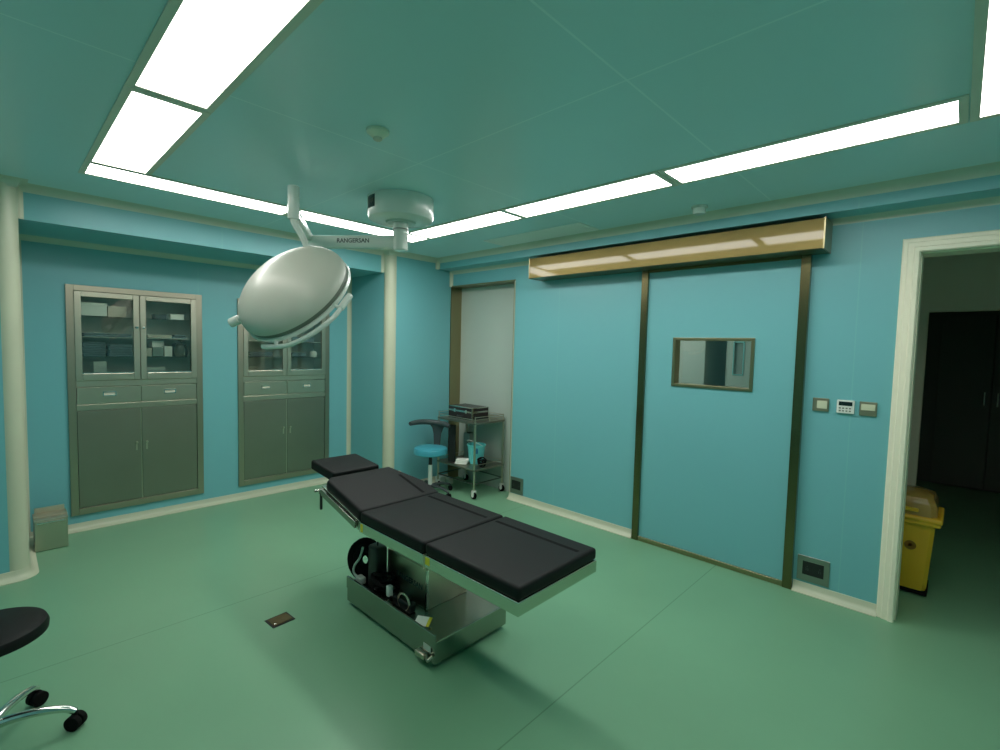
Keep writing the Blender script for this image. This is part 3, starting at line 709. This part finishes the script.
# dome: shell seen from behind, light face turned away to the lower right
DC = at(293.5, 291.5, 2.6); view = (DC - CAM).normalized()
rt = (RT - view * RT.dot(view)).normalized(); up = rt.cross(view).normalized()
ct = .45; st = math.sqrt(1 - ct * ct)
th_ = math.radians(37)
maj = rt * math.cos(th_) + up * math.sin(th_)
prp = -rt * math.sin(th_) + up * math.cos(th_)
nrm = (-view * ct + prp * st).normalized()
RD = .312
prof = []
hh = .165
for i in range(15):
    a = PI / 2 * i / 14
    prof.append((RD * (math.sin(a) if i else 0), hh * math.cos(a) if i < 14 else 0))
prof += [(RD, -.006), (RD - .012, -.006)]
MB().lathe(prof, DC, 72, nrm).build('dome', M['dome'], t, True)
MB().lathe([(RD - .02, -.006), (RD - .006, -.008), (RD - .006, -.030), (RD - .02, -.030)], DC, 72, nrm).build('seal_ring', M['grey'], t, True)
MB().lathe([(RD - .02, -.030), (RD + .002, -.032), (RD + .004, -.050), (RD - .02, -.062), (RD - .03, -.062)], DC, 72, nrm).build('lens_rim', M['white'], t, True)
MB().lathe([(RD - .02, -.050), (RD - .06, -.06), (.05, -.064), (0, -.064)], DC, 72, nrm).build('lens', M['lens'], t, True)
# pivot at the left end of the long axis, yoke behind the dome
low = nrm.cross(maj).normalized()
if low.dot(up) > 0: low = -low
bq = math.radians(23); kd = (-maj * math.cos(bq) - low * math.sin(bq)).normalized(); pv = DC + kd * RD
MB().cyl(pv - nrm * .01, pv + kd * .03 - nrm * .01, .020, n=24).cyl(pv + kd * .03 - nrm * .01, pv + kd * .085 - nrm * .01, .026, n=24, bev=.007).build('pivot_knob', M['white'], t, True)
rimp = at(309, 252, 2.66)
MB().tube([PB + Vector((0, 0, .02)), PB - Vector((0, 0, .012)), PB * .45 + rimp * .55 + Vector((0, 0, .01)), rimp], [.020, .019, .017, .016], 14, smooth=2).build('yoke', M['white'], t, True)
# handle rail in front of the lower rim
hp = []
for i in range(13):
    a = math.radians(-64 + 102 * i / 12)
    hp.append(DC - nrm * .066 + (maj * math.sin(a) + low * math.cos(a)) * (RD + .022 + (.010 if 2 < i < 10 else 0)))
hd = MB().tube(hp, .0125, 12, smooth=1).build('handle_rail', M['white'], t, True)
for i in (2, 10):
    c_ = hp[i]; MB().cyl(c_, DC - nrm * .045 + (c_ - DC + nrm * .075).normalized() * (RD - .01), .010, n=14).build('handle_bracket', M['white'], hd, True)
MB().cyl(hp[10], hp[12], .018, n=16, bev=.004).build('handle_grip', M['white'], hd, True)

# ------------------------------------------------------------ black round stool at the left
def star_base(t, legs, rad, col, hubz, wheel, a0, m):
    for i in range(legs):
        a = a0 + 2 * PI * i / legs; c, s_ = math.cos(a), math.sin(a)
        lg = MB().tube([(0, 0, hubz), (c * rad * .4, s_ * rad * .4, hubz + .012), (c * rad * .85, s_ * rad * .85, hubz - .005), (c * rad, s_ * rad, hubz - .03)], [.020, .016, .013, .012], 12, smooth=2).build('leg', m, t, True)
        ca, sa = math.cos(a + 1.1), math.sin(a + 1.1)
        cx, cy = c * rad, s_ * rad
        mb = MB().cyl((cx - ca * .024, cy - sa * .024, wheel), (cx - ca * .003, cy - sa * .003, wheel), wheel, n=24, bev=.003).cyl((cx + ca * .003, cy + sa * .003, wheel), (cx + ca * .024, cy + sa * .024, wheel), wheel, n=24, bev=.003)
        mb.cyl((cx, cy, wheel), (cx, cy, hubz - .02), .007, n=10)
        mb.build('caster', M['rubber'], lg, True)
t = thing('round_stool', 'black round stool on a chrome star base with casters, at the left edge', 'stool', (.82, -3.665, 0))
MB().lathe([(0, .477), (.14, .477), (.165, .467), (.172, .450), (.170, .430), (.155, .423), (0, .423)], n=56).build('seat', M['black'], t, True)
MB().lathe([(0, .411), (.10, .411), (.10, .422), (0, .422)]).build('seat_plate', M['blackp'], t, True)
MB().cyl((0, 0, .22), (0, 0, .411), .014, n=20).build('gas_lift', M['chrome'], t, True)
MB().cyl((0, 0, .08), (0, 0, .25), .026, n=24, bev=.003).build('column', M['chrome'], t, True)
MB().cyl((0, 0, .25), (0, 0, .27), .03, n=24, bev=.004).build('column_collar', M['blackp'], t, True)
star_base(t, 5, .243, None, .10, .029, math.radians(74), M['chrome'])

# ------------------------------------------------------------ blue saddle chair
t = thing('doctor_chair', 'blue round seat doctor chair with a curved dark backrest beside the trolley', 'chair', (-.575, -.52, 0))
MB().lathe([(0, .495), (.14, .495), (.166, .487), (.174, .472), (.174, .432), (.164, .422), (0, .422)], n=56).build('seat', M['bluec'], t, True)
MB().box((-.07, -.07, .405), (.07, .07, .421), .004).build('seat_plate', M['blackp'], t)
MB().cyl((0, 0, .30), (0, 0, .405), .018, n=20).build('gas_lift', M['blackp'], t, True)
MB().cyl((0, 0, .06), (0, 0, .31), .022, n=24).build('column', M['white'], t, True)
star_base(t, 5, .25, None, .085, .024, math.radians(10), M['greyp'])
# backrest stem rises behind the seat; curved bar wraps to the left
sd = Vector((-.09, .15, 0))
mb = MB(); prev = None
stp = [((-.085, .155, .40), .035), ((-.10, .165, .50), .034), ((-.09, .16, .60), .040), ((-.075, .155, .67), .060), ((-.07, .15, .705), .085)]
tv = Vector((.72, .69, 0)); nv = Vector((-.69, .72, 0)) * .012
for (p, wv) in stp:
    p = Vector(p); q = [mb.bm.verts.new(p - tv * wv - nv), mb.bm.verts.new(p + tv * wv - nv), mb.bm.verts.new(p + tv * wv + nv), mb.bm.verts.new(p - tv * wv + nv)]
    if prev:
        for i in range(4): mb.bm.faces.new((prev[i], prev[(i + 1) % 4], q[(i + 1) % 4], q[i]))
    else: mb.bm.faces.new(q[::-1])
    prev = q
mb.bm.faces.new(prev)
mb.build('backrest_stem', M['greyp'], t, bevel=.004)
bar = []
mb = MB().tube([(-.14, -.16, .735), (-.17, -.06, .738), (-.15, .07, .733), (-.07, .15, .722), (.03, .175, .718), (.09, .17, .705)], [.020, .026, .028, .03, .026, .018], 14, smooth=2)
mb.build('backrest_bar', M['greyp'], t, True)
MB().box((-.12, .05, .395), (-.02, .17, .42), .004).build('backrest_bracket', M['blackp'], t)

# ------------------------------------------------------------ instrument trolley
TX0, TX1, TYa, TYb = -.715, -.145, -.300, .112
t = thing('instrument_trolley', 'dark stainless steel two-shelf instrument trolley standing in the wall opening', 'trolley', ((TX0 + TX1) / 2, (TYa + TYb) / 2, 0))
hx_, hy_ = (TX1 - TX0) / 2, (TYb - TYa) / 2
for sx_ in (-1, 1):
    for sy_ in (-1, 1):
        x, y = sx_ * hx_, sy_ * hy_
        p = MB().cyl((x, y, .085), (x, y, .785), .0115, n=16).build('post', M['steel'], t, True)
        mb = MB().cyl((x, y - .014, .034), (x, y - .004, .034), .034, n=24, bev=.004).cyl((x, y + .004, .034), (x, y + .014, .034), .034, n=24, bev=.004)
        cs = mb.build('caster', M['rubber'], t, True)
        MB().box((x - .018, y - .019, .03), (x + .018, y - .0145, .085), .004).box((x - .018, y + .0145, .03), (x + .018, y + .019, .085), .004).box((x - .02, y - .019, .072), (x + .02, y + .019, .088), .004).cyl((x, y - .021, .034), (x, y + .021, .034), .014, n=16).build('caster_fork', M['white'], cs, True)
for z in (.775, .30):
    sh = MB().box((-hx_ - .012, -hy_ - .012, z - .02), (hx_ + .012, hy_ + .012, z), .004).build('shelf', M['steeldoor'], t)
    if z > .5:
        mb = MB()
        for hz_ in (.03, .055):
            mb.tube([(-hx_, -hy_, z + hz_), (-hx_, hy_, z + hz_), (hx_, hy_, z + hz_), (hx_, -hy_, z + hz_)], .0035, 8)
        for x, y in ((-hx_, -hy_), (-hx_, 0), (-hx_, hy_), (0, hy_), (hx_, hy_), (hx_, 0), (hx_, -hy_)): mb.cyl((x, y, z), (x, y, z + .062), .0045, n=8)
        mb.tube([(-hx_, -hy_, z + .03), (hx_, -hy_, z + .03)], .003, 8)
        mb.build('guard_rail', M['steel'], t, True)
    else:
        mb = MB()
        mb.tube([(-hx_, -hy_, z + .04), (-hx_, hy_, z + .04), (hx_, hy_, z + .04), (hx_, -hy_, z + .04)], .0035, 8)
        mb.build('guard_rail', M['steel'], t, True)
MB().tube([(-hx_, -hy_, .15), (hx_, -hy_, .15)], .007, 10).tube([(-hx_, hy_, .15), (hx_, hy_, .15)], .007, 10).tube([(-hx_, -hy_, .15), (-hx_, hy_, .15)], .007, 10).tube([(hx_, -hy_, .15), (hx_, hy_, .15)], .007, 10).build('brace', M['darkmetal'], t, True)
# black and silver case on the trolley
t = thing('equipment_case', 'black case with silver edges on the top shelf of the trolley', 'case', (-.44, -.12, .776))
W_, D_, H_ = .182, .115, .132
MB().box((-W_, -D_, .001), (W_, D_, .085), .003).build('body', M['case'], t)
MB().box((-W_, -D_, .089), (W_, D_, H_), .003).build('lid', M['case'], t)
mb = MB(); e = .006
for z in (.004, .083, .093, H_): mb.box((-W_ - .002, -D_ - .002, z - e), (W_ + .002, -D_ + e, z + .001)).box((-W_ - .002, D_ - e, z - e), (W_ + .002, D_ + .002, z + .001)).box((-W_ - .002, -D_, z - e), (-W_ + e, D_, z + .001)).box((W_ - e, -D_, z - e), (W_ + .002, D_, z + .001))
for x in (-1, 1):
    for y in (-1, 1): mb.box((x * W_ - .007, y * D_ - .007, 0), (x * W_ + .004 * x + .003, y * D_ + .007, H_ + .002))
mb.build('edge_trim', M['chrome'], t)
for x in (-.09, .09): MB().box((x - .014, -D_ - .006, .069), (x + .014, -D_ - .001, .105), .001).build('latch', M['chrome'], t)
MB().tube([(-.04, -D_, .04), (-.04, -D_ - .02, .035), (.04, -D_ - .02, .035), (.04, -D_, .04)], .005, 8, smooth=1).build('handle', M['greyp'], t, True)
# bucket
t = thing('bucket', 'turquoise plastic bucket on the lower trolley shelf', 'bucket', (-.345, -.085, .3015)); t.scale = (1.2, 1.2, 1.25)
o = MB().lathe([(0, .0), (.058, .0), (.064, .02), (.078, .145), (.084, .150), (.084, .163), (.077, .163), (.074, .15), (.06, .02), (0, .012)], n=44).build('tub', M['teal'], t, True)
MB().tube([(.082 * math.cos(a), .082 * math.sin(a), .155 - .05 * math.sin(a * 1)) for a in [PI + PI * i / 12 for i in range(13)]], .003, 8).build('handle', M['white'], t, True)
MB().box((.055, -.075, .10), (.085, -.055, .14), .006).build('clip', M['clip'], t)
# things under and around
o = item('equipment_box', 'tall slim black box on the lower trolley shelf behind the blue seat', 'box', M['blackp'], -.565, -.235, .30, .07, .06, .395, None, .7, .006)
o = item('equipment_box', 'grey narrow box behind the tall slim black box on the trolley', 'box', M['socket'], -.52, -.04, .30, .09, .06, .30, None, 0, .006)
o = item('folded_cloth', 'crumpled white cloth on the lower trolley shelf beside the bucket', 'cloth', M['paper'], -.43, -.21, .30, .13, .10, .05, None, .6, soft=True)
mb = MB()
for i in range(5):
    mb.tube([(.04 * math.cos(a) * (1 + .1 * i), .03 * math.sin(a), .012 + .016 * i + .01 * math.sin(2 * a + i)) for a in [2 * PI * q / 16 for q in range(16)]], .007, 8, closed=True)
tag(mb.build('cable_coil', M['rubber'], smooth=True), 'small black cable bundle at the right of the bucket on the trolley', 'cable', None, (-.20, -.14, .3005))
t = thing('supply_box', 'small white box on the floor behind the blue chair', 'box', (-.80, -.20, 0))
MB().box((-.04, -.04, .001), (.04, .04, .085), .006).build('body', M['white'], t)
MB().box((-.035, .041, .001), (.11, .10, .06), .006).build('side_box', M['card'], t)

# ------------------------------------------------------------ yellow clinical waste bin
t = thing('waste_bin', 'yellow wheeled waste bin behind the cream door casing', 'bin', (3.155, .62, 0))
mb = MB(); rings = []
for z, a, b in ((.035, .105, .13), (.06, .112, .138), (.40, .130, .165), (.475, .134, .17)):
    rings.append([mb.bm.verts.new((x, y, z)) for x, y in ((-a, -b + .02), (-a + .02, -b), (a - .02, -b), (a, -b + .02), (a, b - .02), (a - .02, b), (-a + .02, b), (-a, b - .02))])
for A_, B_ in zip(rings, rings[1:]):
    for i in range(8): mb.bm.faces.new((A_[i], A_[(i + 1) % 8], B_[(i + 1) % 8], B_[i]))
mb.bm.faces.new(rings[0][::-1]); mb.bm.faces.new(rings[-1])
mb.build('body', M['bin'], t, True)
MB().box((-.152, -.192, .476), (.160, .19, .512), .012).box((-.158, -.2, .50), (.168, .195, .535), .014).build('rim', M['bin'], t, True)
mb = MB(); rings = []
for z, a, b in ((.536, .150, .185), (.60, .146, .178), (.645, .125, .155), (.665, .08, .11), (.668, 0.03, .05)):
    rings.append([mb.bm.verts.new((x - .01, y, z)) for x, y in ((-a, -b + .03), (-a + .03, -b), (a - .03, -b), (a, -b + .03), (a, b - .03), (a - .03, b), (-a + .03, b), (-a, b - .03))])
for A_, B_ in zip(rings, rings[1:]):
    for i in range(8): mb.bm.faces.new((A_[i], A_[(i + 1) % 8], B_[(i + 1) % 8], B_[i]))
mb.bm.faces.new(rings[0][::-1]); mb.bm.faces.new(rings[-1])
lid = mb.build('lid', mat('amber lid', (.45, .27, .06), .22, coat=.4), t, True)
MB().box((-.05, -.20, .56), (.05, -.18, .585), .006).build('lid_grip', M['bin'], lid)
MB().lathe([(.020, 0), (.030, 0), (.030, .004), (.020, .004)], (.02, -.158, .33), 28, (0, -1, 0)).lathe([(.006, 0), (.012, 0), (.012, .004), (0.006, .004)], (.02, -.158, .33), 16, (0, -1, 0)).build('emblem', mat('emblem ink', (.28, .13, .01), .5), t)
MB().box((-.10, -.135, .008), (.118, .12, .035), .005).build('bottom_tray', M['rubber'], t)
for x in (-.095, .10): MB().cyl((x - .012, .09, .03), (x + .012, .09, .03), .0295, n=20, bev=.003).build('wheel', M['rubber'], t, True)
